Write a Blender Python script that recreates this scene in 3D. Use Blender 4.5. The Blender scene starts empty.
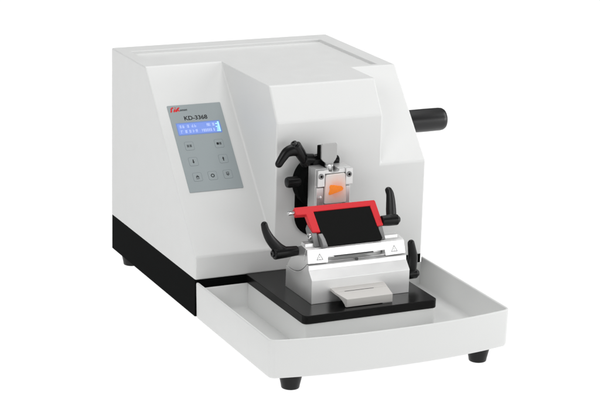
import bpy, bmesh, math, random
from mathutils import Vector, Matrix
random.seed(4)
CM = 0.01
scene = bpy.context.scene
col = scene.collection

# ------------------------------------------------------------------ materials
def mat(name, color, rough=0.5, metal=0.0, spec=0.5, bump=0.0, bscale=900.0, rvar=0.0, cvar=0.0, cscale=60.0,
        emit=None, estr=0.0, coat=0.0, aniso=None, sss=0.0):
    m = bpy.data.materials.new(name); m.use_nodes = True
    nt = m.node_tree; N = nt.nodes; L = nt.links
    b = N['Principled BSDF']
    b.inputs['Base Color'].default_value = (*color, 1)
    b.inputs['Roughness'].default_value = rough
    b.inputs['Metallic'].default_value = metal
    b.inputs['Specular IOR Level'].default_value = spec
    b.inputs['Coat Weight'].default_value = coat
    if sss:
        b.inputs['Subsurface Weight'].default_value = sss
        b.inputs['Subsurface Radius'].default_value = (0.01, 0.006, 0.004)
        b.inputs['Subsurface Scale'].default_value = 0.5
    tc = N.new('ShaderNodeTexCoord')
    if emit:
        b.inputs['Emission Color'].default_value = (*emit, 1)
        b.inputs['Emission Strength'].default_value = estr
    if cvar:
        n = N.new('ShaderNodeTexNoise'); n.inputs['Scale'].default_value = cscale; n.inputs['Detail'].default_value = 5
        L.new(tc.outputs['Object'], n.inputs['Vector'])
        r = N.new('ShaderNodeMapRange'); r.inputs['From Min'].default_value = .3; r.inputs['From Max'].default_value = .7
        r.inputs['To Min'].default_value = 1 - cvar; r.inputs['To Max'].default_value = 1 + cvar
        L.new(n.outputs['Fac'], r.inputs['Value'])
        mx = N.new('ShaderNodeMix'); mx.data_type = 'RGBA'; mx.blend_type = 'MULTIPLY'
        mx.inputs['Factor'].default_value = 1
        mx.inputs['A'].default_value = (*color, 1)
        L.new(r.outputs['Result'], mx.inputs['B']); L.new(mx.outputs['Result'], b.inputs['Base Color'])
    if rvar:
        n = N.new('ShaderNodeTexNoise'); n.inputs['Scale'].default_value = 45; n.inputs['Detail'].default_value = 6
        L.new(tc.outputs['Object'], n.inputs['Vector'])
        r = N.new('ShaderNodeMapRange'); r.inputs['From Min'].default_value = .3; r.inputs['From Max'].default_value = .7
        r.inputs['To Min'].default_value = rough - rvar; r.inputs['To Max'].default_value = rough + rvar
        L.new(n.outputs['Fac'], r.inputs['Value']); L.new(r.outputs['Result'], b.inputs['Roughness'])
    if bump:
        n = N.new('ShaderNodeTexNoise'); n.inputs['Scale'].default_value = bscale; n.inputs['Detail'].default_value = 3
        if aniso:
            mp = N.new('ShaderNodeMapping'); mp.inputs['Scale'].default_value = aniso
            L.new(tc.outputs['Object'], mp.inputs['Vector']); L.new(mp.outputs['Vector'], n.inputs['Vector'])
        else:
            L.new(tc.outputs['Object'], n.inputs['Vector'])
        bp = N.new('ShaderNodeBump'); bp.inputs['Strength'].default_value = bump; bp.inputs['Distance'].default_value = 0.0004
        L.new(n.outputs['Fac'], bp.inputs['Height']); L.new(bp.outputs['Normal'], b.inputs['Normal'])
    return m

M = {}
M['casing'] = mat('white_casing_plastic', (.695, .70, .693), .42, spec=.3, bump=.10, bscale=1500, rvar=.05)
M['tray'] = mat('white_tray_plastic', (.69, .696, .688), .38, spec=.3, bump=.08, bscale=1400, rvar=.05)
M['base'] = mat('black_painted_steel', (.004, .0045, .0045), .6, spec=.012, bump=.10, bscale=1600)
M['plate'] = mat('black_anodised_plate', (.006, .006, .006), .24, spec=.18, bump=.02, bscale=1800)
M['rubber'] = mat('black_rubber', (.004, .004, .004), .36, spec=.28, bump=.08, bscale=1200)
M['bakelite'] = mat('black_lever_plastic', (.0035, .0035, .0038), .30, spec=.24, bump=.06, bscale=1500)
M['knob'] = mat('satin_black_knob', (.004, .004, .0044), .36, spec=.45, bump=.08, bscale=1100)
M['slot'] = mat('black_bellows', (.003, .003, .003), .8, spec=.04)
M['alu'] = mat('anodised_aluminium', (.88, .88, .875), .34, metal=.85, bump=.05, bscale=700, aniso=(.05, 1, 1), rvar=.04)
M['alu_matt'] = mat('sand_blasted_aluminium', (.64, .64, .635), .42, metal=.8, bump=.10, bscale=1700, rvar=.05)
M['steel'] = mat('polished_steel', (.62, .62, .62), .22, metal=1.0)
M['dark_steel'] = mat('dark_steel', (.10, .10, .10), .35, metal=.8)
M['ivory'] = mat('ivory_painted_metal', (.56, .545, .525), .42, metal=.25, spec=.3, bump=.06, bscale=1500)
M['red'] = mat('red_lacquer', (.60, .018, .026), .34, spec=.3, bump=.03)
M['guard'] = mat('black_acrylic_guard', (.0045, .0047, .0045), .5, spec=.06, bump=.03)
M['panel'] = mat('grey_membrane', (.31, .35, .36), .45, spec=.25, bump=.05, bscale=1700)
M['panel_line'] = mat('grey_button_outline', (.19, .22, .23), .5, spec=.3)
M['ink'] = mat('black_print', (.025, .028, .03), .6, spec=.2)
M['ink_grey'] = mat('grey_print', (.16, .17, .175), .6, spec=.2)
M['logo'] = mat('red_print', (.62, .02, .025), .6, spec=.2)
M['lcd_edge'] = mat('blue_screen_bezel', (.10, .17, .42), .35, spec=.4, emit=(.12, .22, .52), estr=.4)
M['lcd'] = mat('blue_lit_screen', (.04, .08, .25), .3, spec=.4, emit=(.175, .27, .68), estr=.85)
M['lcd_text'] = mat('pale_screen_text', (.2, .25, .4), .4, emit=(.40, .49, .86), estr=.80)
M['lcd_glow'] = mat('cyan_screen_glow', (.2, .4, .45), .4, emit=(.36, .78, .92), estr=.85)
M['alu_grey'] = mat('grey_brushed_aluminium', (.40, .40, .395), .45, metal=.5, bump=.1, bscale=1700)
M['zinc'] = mat('zinc_plated_steel', (.22, .22, .22), .4, metal=.6, bump=.08)
M['warn'] = mat('engraved_grey', (.12, .12, .12), .6, spec=.2)

def shadowless_ground():
    """made-up translucent ground: added light from below washes out the shadows"""
    m = bpy.data.materials.new('translucent_white_ground'); m.use_nodes = True
    nt = m.node_tree; N = nt.nodes; L = nt.links; N.remove(N['Principled BSDF'])
    d = N.new('ShaderNodeBsdfDiffuse'); d.inputs['Color'].default_value = (.93, .93, .93, 1)
    t = N.new('ShaderNodeBsdfTranslucent'); t.inputs['Color'].default_value = (.95, .95, .95, 1)
    x = N.new('ShaderNodeMixShader'); x.inputs['Fac'].default_value = .8  # mostly translucent, so the added light below hides cast shadows
    L.new(d.outputs[0], x.inputs[1]); L.new(t.outputs[0], x.inputs[2]); L.new(x.outputs[0], N['Material Output'].inputs['Surface'])
    return m
M['ground'] = shadowless_ground()

def wax_material():
    m = bpy.data.materials.new('paraffin_wax'); m.use_nodes = True
    nt = m.node_tree; N = nt.nodes; L = nt.links; b = N['Principled BSDF']
    tc = N.new('ShaderNodeTexCoord')
    mp = N.new('ShaderNodeMapping'); mp.inputs['Location'].default_value = (-.2065 * 1, .07, -.2300)
    L.new(tc.outputs['Object'], mp.inputs['Vector'])
    g = N.new('ShaderNodeVectorMath'); g.operation = 'LENGTH'
    L.new(mp.outputs['Vector'], g.inputs[0])
    ns = N.new('ShaderNodeTexNoise'); ns.inputs['Scale'].default_value = 220; ns.inputs['Detail'].default_value = 4
    L.new(tc.outputs['Object'], ns.inputs['Vector'])
    ad = N.new('ShaderNodeMath'); ad.operation = 'MULTIPLY_ADD'; ad.inputs[1].default_value = .006
    L.new(ns.outputs['Fac'], ad.inputs[0]); L.new(g.outputs['Value'], ad.inputs[2])
    r = N.new('ShaderNodeValToRGB')
    r.color_ramp.elements[0].position = .010; r.color_ramp.elements[0].color = (.78, .38, .27, 1)
    r.color_ramp.elements[1].position = .031; r.color_ramp.elements[1].color = (.68, .66, .645, 1)
    e = r.color_ramp.elements.new(.018); e.color = (.74, .55, .48, 1)
    L.new(ad.outputs['Value'], r.inputs['Fac']); L.new(r.outputs['Color'], b.inputs['Base Color'])
    b.inputs['Roughness'].default_value = .35; b.inputs['Subsurface Weight'].default_value = .25
    b.inputs['Subsurface Radius'].default_value = (.006, .003, .002); b.inputs['Subsurface Scale'].default_value = .4
    return m
M['wax'] = wax_material()
M['specimen'] = mat('orange_stained_tissue', (.93, .25, .018), .5, spec=.3, cvar=.06, cscale=300, bump=.06, bscale=500)

# ------------------------------------------------------------------ helpers
def V(*a): return Vector(a)
def finish(name, bm, mats, parent=None, bevel=0.0, segs=3, sharp=35, angle=30, weight=False, kind=None):
    """link a bmesh (in cm) as one mesh object"""
    bmesh.ops.recalc_face_normals(bm, faces=bm.faces[:])
    me = bpy.data.meshes.new(name)
    bmesh.ops.scale(bm, vec=(CM, CM, CM), verts=bm.verts[:])
    bm.to_mesh(me); bm.free()
    for m_ in (mats if isinstance(mats, (list, tuple)) else [mats]):
        me.materials.append(m_)
    me.polygons.foreach_set('use_smooth', [True] * len(me.polygons))
    me.set_sharp_from_angle(angle=math.radians(sharp))
    o = bpy.data.objects.new(name, me); col.objects.link(o)
    if bevel:
        md = o.modifiers.new('bevel', 'BEVEL'); md.width = bevel * CM; md.segments = segs
        md.use_clamp_overlap = not weight
        md.limit_method = 'WEIGHT' if weight else 'ANGLE'; md.angle_limit = math.radians(angle)
        md.harden_normals = True
    if parent is not None:
        o.parent = parent
    if kind: o['kind'] = kind
    return o

def thing(name, label, cat, loc=(0, 0, 0)):
    o = bpy.data.objects.new(name, None); col.objects.link(o)
    o.empty_display_size = .02
    o['label'] = label; o['category'] = cat
    return o

def box(bm, x0, x1, y0, y1, z0, z1, mi=0):
    vs = [bm.verts.new((x, y, z)) for x in (x0, x1) for y in (y0, y1) for z in (z0, z1)]
    for q in ((0, 1, 3, 2), (4, 6, 7, 5), (0, 4, 5, 1), (2, 3, 7, 6), (0, 2, 6, 4), (1, 5, 7, 3)):
        f = bm.faces.new([vs[i] for i in q]); f.material_index = mi
    return vs

def prism(bm, poly, axis, a0, a1, mi=0):
    """extrude a 2D polygon: axis 'x' -> poly is (y,z); 'y' -> (x,z); 'z' -> (x,y)"""
    def P(p, a):
        return {'x': (a, p[0], p[1]), 'y': (p[0], a, p[1]), 'z': (p[0], p[1], a)}[axis]
    A = [bm.verts.new(P(p, a0)) for p in poly]; B = [bm.verts.new(P(p, a1)) for p in poly]
    n = len(poly)
    fs = [bm.faces.new(A), bm.faces.new(B[::-1])]
    for i in range(n):
        fs.append(bm.faces.new((A[i], B[i], B[(i + 1) % n], A[(i + 1) % n])))
    for f in fs: f.material_index = mi
    return A, B

def frame_of(d):
    d = d.normalized(); h = V(0, 0, 1) if abs(d.z) < .9 else V(1, 0, 0)
    u = d.cross(h).normalized(); return u, u.cross(d).normalized() * -1

def lathe(bm, p0, axis, prof, n=40, mi=0):
    """revolve prof [(distance along axis, radius)] about axis from p0"""
    p0 = Vector(p0); ax = Vector(axis).normalized(); u, w = frame_of(ax)
    rings = []
    for d, r in prof:
        if r <= 1e-6: rings.append([bm.verts.new(p0 + ax * d)])
        else: rings.append([bm.verts.new(p0 + ax * d + (u * math.cos(2 * math.pi * i / n) + w * math.sin(2 * math.pi * i / n)) * r) for i in range(n)])
    for a, b in zip(rings, rings[1:]):
        for i in range(n):
            j = (i + 1) % n
            q = [a[i % len(a)], a[j % len(a)], b[j % len(b)], b[i % len(b)]]
            q = list(dict.fromkeys(q))
            if len(q) >= 3:
                try: bm.faces.new(q).material_index = mi
                except ValueError: pass
    for rg, fl in ((rings[0], 1), (rings[-1], 0)):
        if len(rg) > 1: bm.faces.new(rg[::-1] if fl else rg).material_index = mi

def catmull(pts, k=8):
    pts = [Vector(p) for p in pts]; out = []
    ext = [pts[0] * 2 - pts[1]] + pts + [pts[-1] * 2 - pts[-2]]
    for i in range(1, len(ext) - 2):
        a, b, c, d = ext[i - 1:i + 3]
        for s in range(k):
            t = s / k
            out.append(.5 * ((2 * b) + (c - a) * t + (2 * a - 5 * b + 4 * c - d) * t * t + (3 * b - a - 3 * c + d) * t ** 3))
    out.append(pts[-1]); return out

def sweep(bm, pts, radii, flat=1.0, side=None, n=20, k=8):
    """tapered tube through pts; rounded tip at both ends"""
    path = catmull(pts, k)
    rr = catmull([(r, 0, 0) for r in radii], k)
    rings = []
    m_ = len(path)
    prevu = None
    for i, p in enumerate(path):
        t = (path[min(i + 1, m_ - 1)] - path[max(i - 1, 0)]).normalized()
        if side is not None:
            u = Vector(side); u = (u - t * u.dot(t)).normalized()
        elif prevu is None: u, _ = frame_of(t)
        else: u = (prevu - t * prevu.dot(t)).normalized()
        prevu = u; w = t.cross(u)
        rings.append((p, u, w, rr[i].x, t))
    first, last = rings[0], rings[-1]
    cap0 = [(first[0] - first[4] * first[3] * math.sin(a), first[1], first[2], first[3] * math.cos(a), first[4]) for a in (1.35, 1.0, .6, .3)]
    cap1 = [(last[0] + last[4] * last[3] * math.sin(a), last[1], last[2], last[3] * math.cos(a), last[4]) for a in (.3, .6, 1.0, 1.35)]
    vr = [[bm.verts.new(p + u * math.cos(2 * math.pi * i / n) * r * flat + w * math.sin(2 * math.pi * i / n) * r) for i in range(n)] for p, u, w, r, t in cap0 + rings + cap1]
    for a, b in zip(vr, vr[1:]):
        for i in range(n): bm.faces.new((a[i], a[(i + 1) % n], b[(i + 1) % n], b[i]))
    bm.faces.new(vr[0][::-1]); bm.faces.new(vr[-1])

def rounded_rect(x0, x1, y0, y1, r, n=5):
    pts = []
    for cx, cy, a0 in ((x1 - r, y1 - r, 0), (x0 + r, y1 - r, 90), (x0 + r, y0 + r, 180), (x1 - r, y0 + r, 270)):
        for i in range(n + 1):
            a = math.radians(a0 + 90 * i / n); pts.append((cx + r * math.cos(a), cy + r * math.sin(a)))
    return pts

# ------------------------------------------------------------------ setting
bm = bmesh.new(); s = 1500
vs = [bm.verts.new(p) for p in ((-s, -s, -.30), (s, -s, -.30), (s, s, -.30), (-s, s, -.30))]; bm.faces.new(vs)
finish('ground', bm, M['ground'], kind='structure')

# ------------------------------------------------------------------ microtome
ZB, ZL, ZT, D, W = 8.23, 12.02, 37.69, 38.67, 40.1
D1, A_, D2, Z2, B_, Z3, D3 = 22.68, 13.40, 3.31, 32.44, 31.95, 24.19, 11.95
mt = thing('microtome', 'white rotary microtome with sloped keypad console, black base and black crank knob', 'microtome')

bm = bmesh.new()
P = {}
def pv(k, x, y, z): P[k] = bm.verts.new((x, y, z))
for k, x, y, z in (('A0', 0, 0, ZB), ('A1', 0, 0, ZL), ('A2', 0, D1, ZT), ('A3', 0, D, ZT), ('A4', 0, D, ZB),
                   ('B1', A_, 0, ZL), ('B2', A_, D1, ZT), ('B3', A_, D2, ZT), ('B4', A_, 0, Z2),
                   ('C1', B_, 0, Z2), ('C2', B_, D2, ZT), ('C3', B_, D3, ZT), ('C4', B_, 0, Z3),
                   ('D0', W, 0, ZB), ('D1', W, 0, Z3), ('D2', W, D3, ZT), ('D3', W, D, ZT), ('D4', W, D, ZB)):
    pv(k, x, y, z)
F = lambda s_: bm.faces.new([P[k] for k in s_.split()])
F('A0 A4 A3 A2 A1'); F('A1 A2 B2 B1'); F('B1 B2 B3 B4'); F('B4 B3 C2 C1'); F('C1 C2 C3 C4'); F('C4 C3 D2 D1')
F('A0 A1 B1 B4 C1 C4 D1 D0'); F('D0 D1 D2 D3 D4'); F('A4 D4 D3 A3'); F('A0 D0 D4 A4')
outer = [P[k] for k in 'A2 B2 B3 C2 C3 D2 D3 A3'.split()]
ixy = [(2.1, 24.7), (15.2, 24.6), (16.6, 15.4), (29.5, 14.3), (31.5, 13.7), (37.3, 12.9), (37.1, 34.8), (2.1, 34.7)]
inn = [bm.verts.new((x, y, ZT)) for x, y in ixy]
flo = [bm.verts.new((x, y, ZT - .55)) for x, y in ixy]
for i in range(8):
    j = (i + 1) % 8
    bm.faces.new((outer[i], outer[j], inn[j], inn[i])); bm.faces.new((inn[i], inn[j], flo[j], flo[i]))
bm.faces.new(flo)
wl = bm.edges.layers.float.new('bevel_weight_edge')
bm.normal_update()
bmesh.ops.recalc_face_normals(bm, faces=bm.faces[:])
inset = set(inn) | set(flo)
for e in bm.edges:
    if len(e.link_faces) == 2 and e.calc_face_angle(0) > math.radians(4):
        e[wl] = .4 if (e.verts[0] in inset and e.verts[1] in inset) else 1.0
        if (e.verts[0] in inset) != (e.verts[1] in inset): e[wl] = 0
housing = finish('housing', bm, M['casing'], mt, bevel=.30, segs=4, weight=True)

# black base casting: box below the housing, slab running under the tray
bm = bmesh.new()
box(bm, .06, W - .06, .12, D - .06, 2.2, ZB + .4)
box(bm, 1.2, W - 1.2, -27.3, .2, 1.95, 2.5)
finish('base', bm, M['base'], mt, bevel=.12, segs=2)
# black bed plate for the knife holder
bm = bmesh.new()
prism(bm, [(8.68, 1.5)] + [(8.68 + .9 * (1 - math.cos(a)), -21.71 + .9 * (1 - math.sin(a))) for a in [math.radians(t) for t in range(0, 91, 15)]]
      + [(31.35 - .9 * (1 - math.sin(a)), -21.71 + .9 * (1 - math.cos(a))) for a in [math.radians(t) for t in range(0, 91, 15)]] + [(31.35, 1.5)], 'z', 7.0, 8.36)
finish('bed_plate', bm, M['plate'], mt, bevel=.09, segs=3, angle=50)
# rubber feet
def foot(x, y):
    bm = bmesh.new()
    lathe(bm, (x, y, -.295), (0, 0, 1), [(0, 0), (0, 1.22), (.05, 1.32), (.14, 1.36), (.55, 1.42), (1.9, 1.72), (2.2, 1.74), (2.24, 1.5), (2.24, 0)], 48)
    finish('foot', bm, M['rubber'], mt)
for x, y in ((4.25, -27.0), (35.75, -27.0), (2.75, 36.2), (38.2, 36.4)): foot(x, y)
# bellows slot where the specimen arm travels
bm = bmesh.new()
pts = []
for cz, a0 in ((23.4, 0), (17.1, 180)):
    for i in range(17):
        a = math.radians(a0 + 180 * i / 16); pts.append((20.3 + 3.5 * math.cos(a), cz + 3.5 * math.sin(a)))
prism(bm, pts, 'y', -.35, .3)
finish('slot_cover', bm, M['slot'], mt, bevel=.12, segs=2)
# hand wheel behind the right wall, with its crank knob at the rim
bm = bmesh.new()
lathe(bm, (W + .35, 20.5, 20.8), (1, 0, 0), [(0, 0), (0, 8.9), (.15, 9.15), (.5, 9.3), (1.2, 9.3), (1.5, 9.1), (1.5, 7.6), (.9, 7.3), (.9, 2.4), (1.6, 2.0), (1.6, 0)], 64)
lathe(bm, (W - .3, 20.5, 20.8), (1, 0, 0), [(0, 0), (0, 1.6), (1.0, 1.6), (1.0, 0)], 32)
hw = finish('hand_wheel', bm, M['bakelite'], mt)
bm = bmesh.new()
kc = V(W + 1.6, 14.0, 27.08)
lathe(bm, kc, (1, 0, 0), [(0, 0), (0, 1.6), (.25, 1.85), (.9, 1.93), (5.5, 1.97), (8.3, 1.95), (8.8, 1.88), (9.12, 1.7), (9.3, 1.4), (9.36, .9), (9.37, 0)], 48)
kn = finish('crank_knob', bm, M['knob'], hw)

# ---- control panel on the console slope.  local frame: X, t (up the slope), n (outward)
SL = math.hypot(D1, ZT - ZL)
TU = V(0, D1 / SL, (ZT - ZL) / SL); NU = V(0, -(ZT - ZL) / SL, D1 / SL); O0 = V(0, 0, ZL)
def kp(x, t, h=0): return O0 + V(x, 0, 0) + TU * t + NU * h
def slab(bm, poly, h0, h1, mi=0):
    A = [bm.verts.new(kp(x, t, h0)) for x, t in poly]; B = [bm.verts.new(kp(x, t, h1)) for x, t in poly]
    n = len(poly); fs = [bm.faces.new(A[::-1]), bm.faces.new(B)]
    for i in range(n): fs.append(bm.faces.new((A[i], A[(i + 1) % n], B[(i + 1) % n], B[i])))
    for f in fs: f.material_index = mi
def ring(bm, o, i, h0, h1, mi=0):
    n = len(o)
    q = [[bm.verts.new(kp(x, t, h)) for x, t in s_] for s_, h in ((o, h0), (o, h1), (i, h1), (i, h0))]
    for a in range(4):
        for k in range(n):
            f = bm.faces.new((q[a][k], q[a][(k + 1) % n], q[(a + 1) % 4][(k + 1) % n], q[(a + 1) % 4][k])); f.material_index = mi
bm = bmesh.new(); slab(bm, rounded_rect(1.9, 11.16, 11.08, 26.74, .12, 3), -.05, .10)
cp = finish('control_panel', bm, M['panel'], mt, bevel=.03, segs=2)

def lettering(name, text, x, t, size, m_, parent, h=.103, shear=0.0, width=None, bold=0.0):
    cu = bpy.data.curves.new(name, 'FONT'); cu.body = text; cu.size = size * CM; cu.shear = shear
    cu.extrude = .002 * CM; cu.bevel_depth = bold * CM; cu.bevel_resolution = 0; cu.align_x = 'LEFT'
    tmp = bpy.data.objects.new(name, cu); col.objects.link(tmp)
    bpy.context.view_layer.update()
    dg = bpy.context.evaluated_depsgraph_get()
    me = bpy.data.meshes.new_from_object(tmp.evaluated_get(dg)); bpy.data.objects.remove(tmp)
    xs = [v.co.x for v in me.vertices]; k = 1.0
    if width: k = width * CM / (max(xs) - min(xs))
    x0 = min(xs)
    p0 = kp(x, t, h) * CM
    for v in me.vertices:
        c = v.co.copy(); v.co = p0 + V(1, 0, 0) * (c.x - x0) * k + TU * c.y + NU * (c.z * .15)
    me.materials.clear(); me.materials.append(m_)
    o = bpy.data.objects.new(name, me); col.objects.link(o); o.parent = parent
    return o
lettering('model_lettering', 'KD-3368', 4.28, 23.93, 1.02, M['ink'], cp, width=4.0, bold=.028)
# maker's mark: slanted red brush-stroke letters and small grey lettering
bm = bmesh.new()
def stroke(bm, pts, w, h0, h1, mi=0):
    for (x0, t0), (x1, t1) in zip(pts, pts[1:]):
        d = V(x1 - x0, t1 - t0, 0).normalized(); nx, nt_ = -d.y * w / 2, d.x * w / 2
        slab(bm, [(x0 - nx, t0 - nt_), (x1 - nx, t1 - nt_), (x1 + nx, t1 + nt_), (x0 + nx, t0 + nt_)], h0, h1, mi)
        h0 += .0011; h1 += .0011
lx, lt = 2.28, 25.52
stroke(bm, [(lx, lt), (lx + .24, lt + .30), (lx + .12, lt + .40), (lx + .32, lt + .74), (lx + .62, lt + .80)], .24, .101, .108)
stroke(bm, [(lx + .55, lt + .02), (lx + .85, lt + .52)], .24, .101, .109)
stroke(bm, [(lx + .90, lt + .70), (lx + 1.0, lt + .82)], .23, .101, .109)
stroke(bm, [(lx + .85, lt + .02), (lx + 1.16, lt + .50), (lx + 1.02, lt + .06), (lx + 1.42, lt + .72)], .22, .101, .108)
stroke(bm, [(lx + 1.25, lt + .42), (lx + 1.62, lt + .78)], .21, .101, .110)
stroke(bm, [(lx + 1.30, lt + .40), (lx + 1.52, lt + .08)], .21, .101, .111)
finish('brand_mark', bm, M['logo'], cp)
bm = bmesh.new()
for i in range(6):
    x = 3.92 + i * .215
    stroke(bm, [(x, 25.62), (x + .05, 25.92)], .065, .101, .106)
    stroke(bm, [(x + .03, 25.78 + .1 * (i % 3 - 1)), (x + .15, 25.79 + .1 * (i % 3 - 1))], .07, .1035, .1085)
    stroke(bm, [(x + .11, 25.62), (x + .16, 25.92)], .055, .101, .107)
finish('small_print', bm, M['ink'], cp)

# LCD: bezel, lit window, two rows of pale character cells, bright right edge
bm = bmesh.new(); slab(bm, rounded_rect(2.58, 10.18, 21.22, 23.48, .08, 3), .08, .115)
scr = finish('screen', bm, M['lcd_edge'], cp)
bm2 = bmesh.new(); slab(bm2, [(2.76, 21.40), (10.0, 21.40), (10.0, 23.30), (2.76, 23.30)], .112, .121, 0)
rnd = random.Random(11)
def glyph(x, t, w, h):
    for c in range(3):
        if rnd.random() < .8:
            yy = t + h * (c + .5) / 3; stroke(bm2, [(x + rnd.uniform(0, .05), yy), (x + w - rnd.uniform(0, .05), yy)], .075, .1185, .1245 + .0006 * c, 1)
    for c in range(2):
        if rnd.random() < .75:
            xx = x + w * (c + .6) / 2.3; stroke(bm2, [(xx, t), (xx, t + h)], .07, .1185, .127 + .0006 * c, 1)
for x in (3.05, 3.55, 4.35, 5.10, 5.60, 7.75, 8.05, 8.75): glyph(x, 22.52, .40, .55)
for x in (3.10, 3.85, 4.55, 5.15, 5.65): glyph(x, 21.60, .40, .55)
for x in (6.75, 7.05, 7.35, 7.65, 7.95, 8.25, 8.75): glyph(x, 21.60, .24, .52)
for k in range(7):
    t0 = 21.5 + k * .26; x0 = 9.93 - rnd.uniform(.25, .75)
    stroke(bm2, [(x0, t0 + .08), (9.95, t0 + .08)], .17, .1185, .1300 + .0005 * k, 2)
stroke(bm2, [(9.86, 21.45), (9.86, 23.25)], .2, .1185, .1345, 2)
finish('screen_glass', bm2, [M['lcd'], M['lcd_text'], M['lcd_glow']], scr)

# membrane buttons
def button(x, t, kind):
    bm = bmesh.new(); hs = .78
    o = rounded_rect(x - hs, x + hs, t - hs, t + hs, .28); i = rounded_rect(x - hs + .055, x + hs - .055, t - hs + .055, t + hs - .055, .24)
    ring(bm, o, i, .095, .106, 1)
    slab(bm, i, .095, .116, 0)
    H = (.117, .121)
    def st(pts, w, m_=2): stroke(bm, [(x + a, t + b) for a, b in pts], w, .115, .122, m_)
    if kind in ('a', 'b'):
        w = 3 if kind == 'b' else 3
        for g, (gx, dens) in enumerate(((-.42, .9), (.04, .8))):
            for r_ in range(3): st([(gx, -.17 + r_ * .17), (gx + .36, -.17 + r_ * .17)], .075)
            st([(gx + .1, -.2), (gx + .1, .2)], .07); st([(gx + .27, -.2), (gx + .27, .2)], .07)
            if kind == 'b' and g == 0: st([(gx - .02, .0), (gx + .38, .0)], .26)
    elif kind == 'down':
        st([(0, .36), (0, -.1)], .18); slab(bm, [(x - .2, t - .02), (x, t - .36), (x + .2, t - .02)], .115, .1245, 2)
    elif kind == 'up':
        st([(0, -.36), (0, .1)], .18); slab(bm, [(x + .2, t + .02), (x, t + .38), (x - .2, t + .02)], .115, .1245, 2)
    elif kind == 'ring':
        oo = [(x + .33 * math.cos(a), t + .33 * math.sin(a)) for a in [math.radians(k * 15) for k in range(24)]]
        ii = [(x + .19 * math.cos(a), t + .19 * math.sin(a)) for a in [math.radians(k * 15) for k in range(24)]]
        ring(bm, oo, ii, .115, .123, 2)
    elif kind == 'coarse_up':
        st([(-.24, .0), (0, .26), (.24, .0)], .10); st([(-.24, -.17), (0, .09), (.24, -.17)], .10); st([(-.26, -.32), (.26, -.32)], .09)
    elif kind == 'coarse_down':
        st([(-.24, .02), (0, -.24), (.24, .02)], .10); st([(-.24, .22), (0, -.04), (.24, .22)], .10); st([(-.26, .34), (.26, .34)], .09)
    finish('button', bm, [M['panel'], M['panel_line'], M['ink']], cp)
for x, t, k in ((3.90, 19.27, 'a'), (9.04, 19.27, 'b'), (3.87, 16.45, 'down'), (9.05, 16.5, 'up'),
                (3.88, 13.69, 'coarse_up'), (6.48, 13.69, 'ring'), (9.10, 13.70, 'coarse_down')):
    button(x, t, k)

# ------------------------------------------------------------------ waste tray
tr = thing('waste_tray', 'white open waste tray with bowed front around the black bed plate', 'tray')
X0, X1, YB, YC, BOW = .17, 40.24, -.12, -28.5, 1.95
def outline(off, top):
    """closed loop, counter-clockwise from the back left; off = inset from the outer wall"""
    x0, x1, yb = X0 + off, X1 - off, YB - off
    def fy(x):
        u = (x - (X0 + X1) / 2) / ((X1 - X0) / 2); return YC + off - BOW * (1 - abs(u) ** 2.3)
    r = max(.9 - off * .5, .35); pts = [(x0, yb, 1)]
    pts.append((x0, -10, 1)); pts.append((x0, -20, 1))
    N_ = 40
    for i in range(7):
        a = math.radians(90 * i / 6); xx = x0 + r * (1 - math.cos(a)); pts.append((xx, fy(xx) + r * (1 - math.sin(a)), 1))
    for i in range(1, N_):
        xx = x0 + r + (x1 - x0 - 2 * r) * i / N_; pts.append((xx, fy(xx), 1))
    for i in range(7):
        a = math.radians(90 - 90 * i / 6); xx = x1 - r * (1 - math.cos(a)); pts.append((xx, fy(xx) + r * (1 - math.sin(a)), 1))
    pts += [(x1, -20, 1), (x1, -10, 1), (x1, yb, 1)]
    m_ = len(pts)
    pts += [(x1 - .02, yb, 0), (x1 - 12, yb, 0), (x0 + 12, yb, 0), (x0 + .02, yb, 0)]
    return pts
bm = bmesh.new()
def loop(off, zf, zb_): return [bm.verts.new((x, y, zf if k else zb_)) for x, y, k in outline(off, 0)]
seq = [loop(.26, 2.03, 2.03), loop(.10, 2.35, 2.35), loop(0.0, 7.70, 6.80), loop(.03, 7.86, 6.90), loop(.10, 7.93, 6.96), loop(.28, 7.94, 6.97), loop(.37, 7.88, 6.93), loop(.42, 7.75, 6.85),
       loop(.62, 3.4, 3.4), loop(.75, 3.12, 3.12), loop(1.0, 3.0, 3.0)]
for a, b in zip(seq, seq[1:]):
    n = len(a)
    for i in range(n): bm.faces.new((a[i], a[(i + 1) % n], b[(i + 1) % n], b[i]))
bm.faces.new(seq[-1])
und = [seq[0]] + [loop(.55, 2.03, 2.03), loop(.6, 2.62, 2.62)]
for a, b in zip(und, und[1:]):
    n = len(a)
    for i in range(n): bm.faces.new((a[i], b[i], b[(i + 1) % n], a[(i + 1) % n]))
bm.faces.new(und[-1])
# raised platform under the bed plate, with rounded shoulders
pf = [(31.25, -.7), (31.25, -20.9), (30.6, -21.55), (9.4, -21.55), (8.78, -20.9), (8.78, -.7)]
prism(bm, pf, 'z', 2.8, 6.985)
finish('tray_shell', bm, M['tray'], tr, sharp=48)

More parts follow.
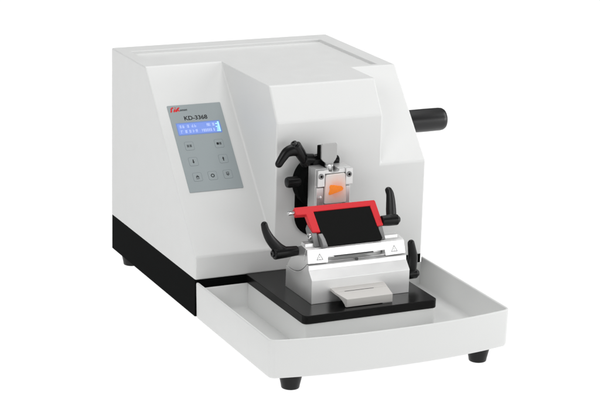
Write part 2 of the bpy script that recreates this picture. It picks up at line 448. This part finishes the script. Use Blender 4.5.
# ------------------------------------------------------------------ knife holder
kh = thing('knife_holder', 'silver knife holder block with red finger guard and black clamp levers on the bed plate', 'knife holder')
XL, XR, YF, ZP = 12.0, 28.65, -17.17, 8.365
CY, CZ, R = -9.52, 19.59, 7.82
def arc(r, a0, a1, n=18):
    return [(CY + r * math.cos(math.radians(a0 + (a1 - a0) * i / n)), CZ + r * math.sin(math.radians(a0 + (a1 - a0) * i / n))) for i in range(n + 1)]
def ang(y, z): return math.degrees(math.atan2(z - CZ, y - CY))
a_f, a_b = ang(-15.18, 14.25), ang(-8.15, 11.9)
prof = [(YF, ZP), (YF, 12.12), (-15.95, 13.38), (-15.86, 14.02), (-15.30, 14.16)] + arc(R + .06, a_f, a_b) + [(-7.75, 11.75), (-7.7, ZP)]
bm = bmesh.new(); prism(bm, prof, 'x', XL, XR)
finish('base_block', bm, M['alu'], kh, bevel=.07, segs=2, angle=25)
# rocking knife clamp in the round seat
a_f2 = ang(-15.05, 14.28)
prof = [(-14.95, 14.38), (-14.2, 14.52), (-14.2, 15.16), (-14.75, 16.40), (-12.95, 16.62), (-11.6, 15.95), (-10.6, 14.9), (-8.15, 12.2)] + arc(R - .03, a_b, a_f2)
bm = bmesh.new(); prism(bm, prof, 'x', XL + .02, XR - .02)
kc_ = finish('knife_clamp', bm, M['alu'], kh, bevel=.06, segs=2, angle=25)
# clamp front plate: full width on top, two tabs hanging lower at the ends
bm = bmesh.new()
xz = [(XL, 14.3), (XL + 3.35, 14.22), (XL + 3.45, 15.12), (25.1, 15.12), (25.2, 14.22), (XR, 14.3), (XR - .12, 16.35), (XL + .05, 16.35)]
A, B = prism(bm, xz, 'y', -15.62, -14.5)
for v in bm.verts:
    v.co.y += (v.co.z - 14.3) * .26
finish('front_plate', bm, M['alu'], kh, bevel=.07, segs=2)
# rear ridges on the clamp
for x0, x1 in ((12.25, 14.75), (25.55, 28.0)):
    bm = bmesh.new(); prism(bm, [(-14.0, 16.2), (-13.9, 16.92), (-12.6, 17.0), (-12.3, 16.2)], 'x', x0, x1)
    finish('clamp_ridge', bm, M['alu'], kh, bevel=.06, segs=2)
# knife edge in the slot
bm = bmesh.new(); prism(bm, [(-15.42, 14.93), (-15.40, 15.03), (-14.9, 15.13), (-14.9, 14.95)], 'x', 16.6, 23.2)
finish('knife_blade', bm, M['dark_steel'], kh)
bm = bmesh.new(); lathe(bm, (20.3, -15.50, 14.33), (0, -.25, .97), [(-.3, 0), (-.3, .24), (.02, .24), (.03, .2), (-.05, .15), (-.12, 0)], 20)
finish('set_screw', bm, M['dark_steel'], kh)
# engraved warning triangles on the two tabs
def on_tab(x, z, out): return V(x, -15.62 + (z - 14.3) * .26 - out, z)
for cx in (14.05, 26.75):
    bm = bmesh.new(); zc = 15.05; r = .66
    o = [(cx + r * math.cos(math.radians(90 + 120 * k)), zc + r * math.sin(math.radians(90 + 120 * k))) for k in range(3)]
    i = [(cx + (r - .17) * math.cos(math.radians(90 + 120 * k)), zc + (r - .17) * math.sin(math.radians(90 + 120 * k))) for k in range(3)]
    q = [[bm.verts.new(on_tab(x, z, h)) for x, z in s_] for s_, h in ((o, -.02), (o, .012), (i, .012), (i, -.02))]
    for a in range(4):
        for k in range(3): bm.faces.new((q[a][k], q[a][(k + 1) % 3], q[(a + 1) % 4][(k + 1) % 3], q[(a + 1) % 4][k]))
    for z0, z1 in ((14.95, 15.26), (14.80, 14.88)):
        vs = [bm.verts.new(on_tab(x, z, h)) for h in (-.02, .012) for x, z in ((cx - .04, z0), (cx + .04, z0), (cx + .04, z1), (cx - .04, z1))]
        for f in ((0, 1, 2, 3), (7, 6, 5, 4), (0, 4, 5, 1), (1, 5, 6, 2), (2, 6, 7, 3), (3, 7, 4, 0)): bm.faces.new([vs[k] for k in f])
    finish('warning_triangle', bm, M['warn'], kh)
# stepped clamping foot in front of the block
bm = bmesh.new()
f_ = [(-20.4, 8.45), (-20.4, 9.70), (-18.40, 10.28), (-18.33, 10.22), (-18.26, 10.33), (-17.17, 10.62), (-17.0, 10.62), (-17.0, 10.2), (-18.3, 9.95), (-19.0, 9.72), (-19.6, 9.3), (-20.0, 8.8), (-20.15, 8.45)]
A, B = prism(bm, f_, 'x', 15.2, 24.0)
for v in A:
    k = (v.co.y + 17.0) / -3.4; v.co.x = 15.1 + 1.3 * k ** 1.6
for v in B:
    k = (v.co.y + 17.0) / -3.4; v.co.x = 24.3 - .15 * k
finish('clamping_foot', bm, M['ivory'], kh, bevel=.07, segs=2, angle=28)
bm = bmesh.new(); box(bm, 17.0, 21.9, -18.37, -18.29, 10.18, 10.315); box(bm, 17.4, 23.0, -19.4, -17.3, 8.37, 9.2)
finish('foot_groove', bm, M['dark_steel'], kh)

# finger guard: red frame in a plane leaning back, black plate in its middle
GP = V(0, -15.1, 16.66); GU = V(0, .7345, .6786); GN = V(0, -.6786, .7345)
def gp(x, t, h=0): return GP + V(x, 0, 0) + GU * t + GN * h
def gslab(bm, poly, h0, h1):
    A = [bm.verts.new(gp(x, t, h0)) for x, t in poly]; B = [bm.verts.new(gp(x, t, h1)) for x, t in poly]
    n = len(poly); bm.faces.new(A[::-1]); bm.faces.new(B)
    for i in range(n): bm.faces.new((A[i], A[(i + 1) % n], B[(i + 1) % n], B[i]))
bm = bmesh.new()
gslab(bm, [(13.78, 2.62), (15.06, 2.50), (15.06, 6.18), (24.74, 6.18), (24.74, 2.45), (25.80, 2.56), (25.90, 6.9), (25.75, 7.14), (12.2, 7.22), (12.05, 7.1), (12.0, 6.0), (12.15, 5.86), (13.7, 5.80)], -.75, .12)
gf = finish('guard_frame', bm, M['red'], kh, bevel=.13, segs=3)
bm = bmesh.new()
pl = [(15.07, 6.17), (24.73, 6.17), (24.95, .35), (24.6, .02), (15.6, -.02), (15.05, .45)]
gslab(bm, pl, -.35, .02)
finish('guard_plate', bm, M['guard'], gf, bevel=.10, segs=2)
bm = bmesh.new(); c = gp(12.3, 6.5, -.3); lathe(bm, c, (-1, 0, 0), [(0, 0), (0, .30), (1.05, .30), (1.12, .34), (1.3, .34), (1.36, .26), (1.36, 0)], 24)
finish('guard_pin', bm, M['steel'], gf)
# uprights carrying the guard, with pivot screws
for x0, x1, sx in ((13.62, 14.5, 13.62), (24.95, 25.7, 25.7)):
    bm = bmesh.new()
    pts = [(-14.5, 16.5), (-12.2, 16.5), (-10.9, 18.4), (-11.3, 19.2), (-13.2, 18.3)]
    prism(bm, pts, 'x', x0, x1)
    g = finish('guard_upright', bm, M['zinc'], kh, bevel=.1, segs=2)
bm = bmesh.new(); lathe(bm, (13.66, -12.75, 17.75), (-1, 0, 0), [(0, 0), (0, .5), (.3, .5), (.38, .42), (.38, .22), (.15, .2), (.15, 0)], 24)
finish('pivot_screw', bm, M['steel'], kh)
bm = bmesh.new(); lathe(bm, (13.66, -13.5, 16.9), (-1, 0, 0), [(0, 0), (0, .32), (.22, .32), (.22, 0)], 20)
finish('pivot_screw', bm, M['dark_steel'], kh)
bm = bmesh.new()   # grey cam foot pressing beside the plate
prism(bm, [(-15.5, 16.45), (-14.2, 16.45), (-13.0, 17.9), (-13.6, 18.3), (-14.7, 17.7), (-15.6, 16.9)], 'x', 14.52, 15.3)
finish('guard_cam', bm, M['zinc'], kh, bevel=.14, segs=3)

# clamp levers: hub along an axis, a curved tapering arm, a screw in the hub's end
def lever(parent, h0, h1, arm, radii, r0=.80, r1=.72, side=None, bolt=True, flat=.8, lift=0.0):
    h0, h1 = Vector(h0), Vector(h1); ax = (h1 - h0); L_ = ax.length
    bm = bmesh.new()
    lathe(bm, h0, ax, [(0, 0), (0, r1 * .86), (.08, r1 * .92), (L_ * .5, (r0 + r1) / 2), (L_ - .22, r0), (L_ - .06, r0 * .93), (L_, r0 * .8), (L_, 0)], 32)
    sweep(bm, arm, radii, flat=flat, side=side or (0, 1, 0))
    o = finish('clamp_lever', bm, M['bakelite'], parent, sharp=180)
    md = o.modifiers.new('fuse', 'REMESH'); md.mode = 'VOXEL'; md.voxel_size = .055 * CM; md.use_smooth_shade = True
    sm = o.modifiers.new('soften', 'SMOOTH'); sm.factor = .5; sm.iterations = 5
    if bolt:
        bm = bmesh.new(); d = ax.normalized()
        lathe(bm, h1 - d * .1, d, [(0, 0), (0, .52), (.32 + lift, .52), (.40 + lift, .45), (.40 + lift, .24), (.22 + lift, .22), (.22 + lift, 0)], 24)
        finish('lever_screw', bm, M['knob'], o)
    return o
# left lever on the rocking clamp
lever(kh, (12.05, -11.6, 15.28), (8.05, -11.6, 15.22), [(9.7, -11.6, 15.5), (8.75, -11.5, 16.1), (7.55, -11.45, 17.5), (6.8, -11.4, 18.9), (6.5, -11.4, 19.9)], [.80, .86, .76, .62, .54], r0=.95, r1=.82)
bm = bmesh.new(); lathe(bm, (11.3, -11.6, 15.28), (1, 0, 0), [(0, 0), (0, .62), (.75, .62), (.75, 0)], 24)
finish('lever_shaft', bm, M['alu_matt'], kh)
# right lever on the guard frame
c0, c1 = gp(25.92, 3.5, -.3), gp(28.75, 3.45, -.3)
lever(kh, c0, c1, [gp(27.75, 3.6, -.3), gp(28.15, 5.0, -.25), gp(28.62, 6.7, -.1), gp(28.88, 7.9, 0), gp(28.85, 8.6, .05)], [.84, .88, .78, .66, .58], r0=.88, r1=.88)
# lower right lever on the base block
lever(kh, (28.66, -14.5, 10.40), (31.35, -14.5, 10.38), [(30.3, -14.5, 10.6), (30.4, -14.5, 11.6), (30.55, -14.5, 13.1), (30.35, -14.5, 14.4), (30.15, -14.5, 15.4)], [.84, .90, .80, .68, .58], r0=.82, r1=.84)

# ------------------------------------------------------------------ specimen clamp on the machine's arm
sc = thing('specimen_clamp', 'silver specimen clamp on a black ball disc above the red finger guard', 'specimen clamp')
bm = bmesh.new()
lathe(bm, (20.2, -.36, 22.9), (0, -1, 0), [(0, 0), (0, 4.0), (.2, 4.2), (2.0, 4.35), (2.4, 4.3), (2.55, 4.1), (3.1, 3.6), (3.1, 0)], 64)
finish('mounting_disc', bm, M['base'], sc)
bm = bmesh.new()
lathe(bm, (17.0, -2.8, 27.15), (1, 0, -.12), [(0, 0), (0, .7), (.12, .84), (1.4, .86), (1.6, .70), (4.2, .70), (4.4, .8), (5.7, .8), (5.85, .65), (5.85, 0)], 32)
box(bm, 18.2, 21.8, -3.6, -1.4, 25.2, 27.1)
finish('pivot_axle', bm, M['bakelite'], sc, bevel=.08, segs=2, angle=50)
# side adjusting knob
bm = bmesh.new(); k0 = V(17.2, -2.4, 23.45)
prof = [(0, 0), (0, .34), (.9, .34), (.7, .74), (.8, .82), (2.85, .84), (3.0, .76), (3.05, .56), (3.05, 0)]
lathe(bm, k0, (-1, 0, 0), prof, 32)
for k in range(20):
    a = 2 * math.pi * k / 20
    p = k0 + V(-1.15, math.cos(a) * .82, math.sin(a) * .82); lathe(bm, p, (-1, 0, 0), [(0, 0), (0, .06), (1.6, .06), (1.6, 0)], 6)
finish('adjusting_knob', bm, M['bakelite'], sc)
# ratchet lever above the disc
lv = lever(sc, (17.25, -2.5, 26.75), (15.4, -2.5, 29.48), [(15.95, -2.5, 28.55), (15.0, -2.55, 28.65), (14.0, -2.6, 28.35), (13.2, -2.7, 27.45), (12.68, -2.75, 26.7)], [.98, .96, .84, .72, .64], r0=.92, r1=.85, lift=.18)
bm = bmesh.new(); d_ = V(-1.9, 0, 2.8).normalized(); lathe(bm, V(17.6, -2.5, 26.2), d_, [(0, 0), (0, .95), (.6, .95), (.72, .8), (.72, 0)], 28)
finish('lever_collar', bm, M['bakelite'], sc)
# jaw body
bm = bmesh.new()
nt_ = [(19.35 + .9 + .9 * math.cos(math.radians(a)), 25.85 + .55 * math.sin(math.radians(a))) for a in range(180, 361, 20)]
prism(bm, [(17.40, 19.3), (17.40, 26.20), (19.35, 26.20)] + nt_ + [(21.15, 26.20), (23.45, 26.20), (23.45, 19.3)], 'y', -6.1, -3.45)
cb = finish('clamp_body', bm, M['alu_matt'], sc, bevel=.09, segs=2, angle=40)
for x0, x1, z0 in ((17.42, 18.62, 23.55), (22.22, 23.43, 23.6)):
    bm = bmesh.new(); box(bm, x0, x1, -7.0, -6.05, z0, 26.17)
    e = finish('jaw_ear', bm, M['alu_matt'], sc, bevel=.09, segs=2)
    bm = bmesh.new(); cx = (x0 + x1) / 2 - .05
    lathe(bm, (cx, -6.98, 25.25), (0, -1, 0), [(0, 0), (0, .43), (.10, .45), (.16, .38), (.16, .27), (.10, .24), (.10, 0)], 28)
    lathe(bm, (cx, -6.98, 25.25), (0, -1, 0), [(0, 0), (0, .2), (.125, .2), (.125, 0)], 6, 1)
    finish('screw', bm, [M['zinc'], M['slot']], e)
bm = bmesh.new(); prism(bm, [(18.62, 25.55), (22.22, 25.55), (22.22, 26.15), (21.15, 26.15)] + [(20.25 - .9 * math.cos(math.radians(a)), 25.98 - .32 * math.sin(math.radians(a))) for a in range(180, -1, -20)] + [(19.35, 26.15), (18.62, 26.15)], 'y', -6.75, -6.05)
finish('jaw_bridge', bm, M['alu_matt'], sc, bevel=.05, segs=2, angle=50)
for b_ in ((17.42, 18.66, -6.62, -6.05, 19.6, 23.35), (22.5, 23.3, -6.5, -6.05, 19.6, 23.3)):
    bm = bmesh.new(); box(bm, *b_)
    finish('lower_jaw', bm, M['alu_matt'], sc, bevel=.12, segs=3)
bm = bmesh.new(); lathe(bm, (17.95, -6.60, 21.75), (0, -1, 0), [(0, 0), (0, .36), (.14, .34), (.2, .24), (.2, 0)], 24)
finish('jaw_button', bm, M['alu_matt'], sc)
bm = bmesh.new(); lathe(bm, (20.25, -4.9, 24.9), (0, 0, 1), [(0, 0), (0, .72), (1.6, .72), (1.7, .62), (1.7, 0)], 32)
finish('clamp_spindle', bm, M['steel'], sc)
# thumb lever: black block with a silver plate on its face
bm = bmesh.new(); box(bm, 18.95, 21.5, -4.55, -3.1, 27.3, 29.32)
finish('lever_block', bm, M['slot'], sc, bevel=.12, segs=2)
bm = bmesh.new()
prism(bm, [(18.92, 27.45), (18.88, 29.65), (19.05, 29.84), (21.4, 29.84), (21.55, 29.65), (21.55, 27.6), (21.35, 27.2), (21.0, 26.75), (20.95, 25.6), (19.7, 25.6), (19.65, 26.75), (19.2, 27.1)], 'y', -5.0, -4.56)
finish('thumb_plate', bm, M['alu_grey'], sc, bevel=.07, segs=2)

# cassette with the wax block held in the jaws
ct = thing('tissue_cassette', 'white wax cassette with an orange specimen held in the silver clamp', 'cassette')
bm = bmesh.new()
prism(bm, [(18.80, 20.75), (18.72, 21.0), (18.74, 25.1), (18.95, 25.4), (22.0, 25.5), (22.15, 25.3), (22.42, 21.0), (22.3, 20.75)], 'y', -7.0, -6.12)
finish('wax_block', bm, M['wax'], ct, bevel=.10, segs=3)
bm = bmesh.new(); rr = random.Random(3)
base = [(19.47, 23.62), (19.62, 23.78), (20.2, 23.72), (20.9, 23.55), (21.55, 23.42), (21.85, 23.08), (21.7, 22.72), (21.1, 22.55), (20.5, 22.38), (19.9, 22.22), (19.42, 22.15), (19.3, 22.4), (19.42, 22.75), (19.5, 23.1), (19.42, 23.4)]
edge = []
for k in range(len(base)):
    a, b = Vector(base[k]), Vector(base[(k + 1) % len(base)])
    for q in range(4):
        p = a.lerp(b, q / 4); edge.append((p.x + rr.uniform(-.012, .012), p.y + rr.uniform(-.012, .012)))
base = edge
prism(bm, base, 'y', -7.035, -6.9)
finish('tissue', bm, M['specimen'], ct, bevel=.03, segs=2, angle=70)

# ------------------------------------------------------------------ camera (solved from the machine's right angles)
cam = bpy.data.cameras.new('camera'); co = bpy.data.objects.new('camera', cam); col.objects.link(co)
fw, rt, up = V(.41016553, .86811307, -.27954236), V(.90711133, -.42005512, .02650922), V(.0944102, .26444921, .95976733)
C_ = V(-110.83723708, -272.25099717, 105.64915074) * CM
co.matrix_world = Matrix(((rt.x, up.x, -fw.x, C_.x), (rt.y, up.y, -fw.y, C_.y), (rt.z, up.z, -fw.z, C_.z), (0, 0, 0, 1)))
cam.sensor_width = 36; cam.lens = 1977.654 / 600 * 36; cam.clip_start = .1; cam.clip_end = 200
scene.camera = co

# ------------------------------------------------------------------ light: white studio dome and softboxes
w = bpy.data.worlds.new('World'); scene.world = w; w.use_nodes = True
wn = w.node_tree; bg = wn.nodes['Background']; bg.inputs['Strength'].default_value = 1.0
tcw = wn.nodes.new('ShaderNodeTexCoord'); sx = wn.nodes.new('ShaderNodeSeparateXYZ'); mr = wn.nodes.new('ShaderNodeMapRange')
wn.links.new(tcw.outputs['Generated'], sx.inputs[0]); wn.links.new(sx.outputs['Z'], mr.inputs['Value'])
mr.inputs['From Min'].default_value = 0; mr.inputs['From Max'].default_value = 1
mr.inputs['To Min'].default_value = .06; mr.inputs['To Max'].default_value = .44     # dome brighter overhead than at the horizon
up_ = wn.nodes.new('ShaderNodeMath'); up_.operation = 'GREATER_THAN'; up_.inputs[1].default_value = 0
mixw = wn.nodes.new('ShaderNodeMix'); mixw.data_type = 'FLOAT'
wn.links.new(sx.outputs['Z'], up_.inputs[0]); wn.links.new(up_.outputs[0], mixw.inputs['Factor'])
mixw.inputs['A'].default_value = 1.30                 # added light from below, keeps the ground white and shadowless
wn.links.new(mr.outputs['Result'], mixw.inputs['B']); wn.links.new(mixw.outputs['Result'], bg.inputs['Color'])
def area(name, loc, target, size, power):
    l = bpy.data.lights.new(name, 'AREA'); l.shape = 'RECTANGLE'; l.size, l.size_y = size; l.energy = power
    o = bpy.data.objects.new(name, l); col.objects.link(o); o.location = loc
    o.rotation_euler = (Vector(target) - Vector(loc)).to_track_quat('-Z', 'Y').to_euler()
area('left_front_softbox', (-1.7, -1.6, 1.5), (.2, -.05, .15), (1.2, 1.2), 20)
area('left_softbox', (-2.0, .3, 1.2), (.2, -.05, .15), (1.2, 1.2), 6)
area('top_softbox', (.5, -.1, 2.6), (.2, -.05, .15), (1.8, 1.5), 25)
area('rear_top_softbox', (.6, 1.3, 2.2), (.2, -.05, .15), (1.4, 1.0), 9)
area('right_softbox', (2.2, -.4, 1.3), (.2, -.05, .15), (1.2, 1.2), 14)
area('right_side_softbox', (2.4, -1.2, .5), (.2, -.05, .15), (1.4, .6), 17)
area('right_front_softbox', (1.4, -2.65, .7), (.2, -.05, .15), (1.2, .8), 9)

vs_ = scene.view_settings
vs_.view_transform = 'Standard'; vs_.look = 'None'; vs_.exposure = 0; vs_.gamma = 1
try: scene.cycles.use_denoising = True
except Exception: pass
scene.cycles.max_bounces = 10
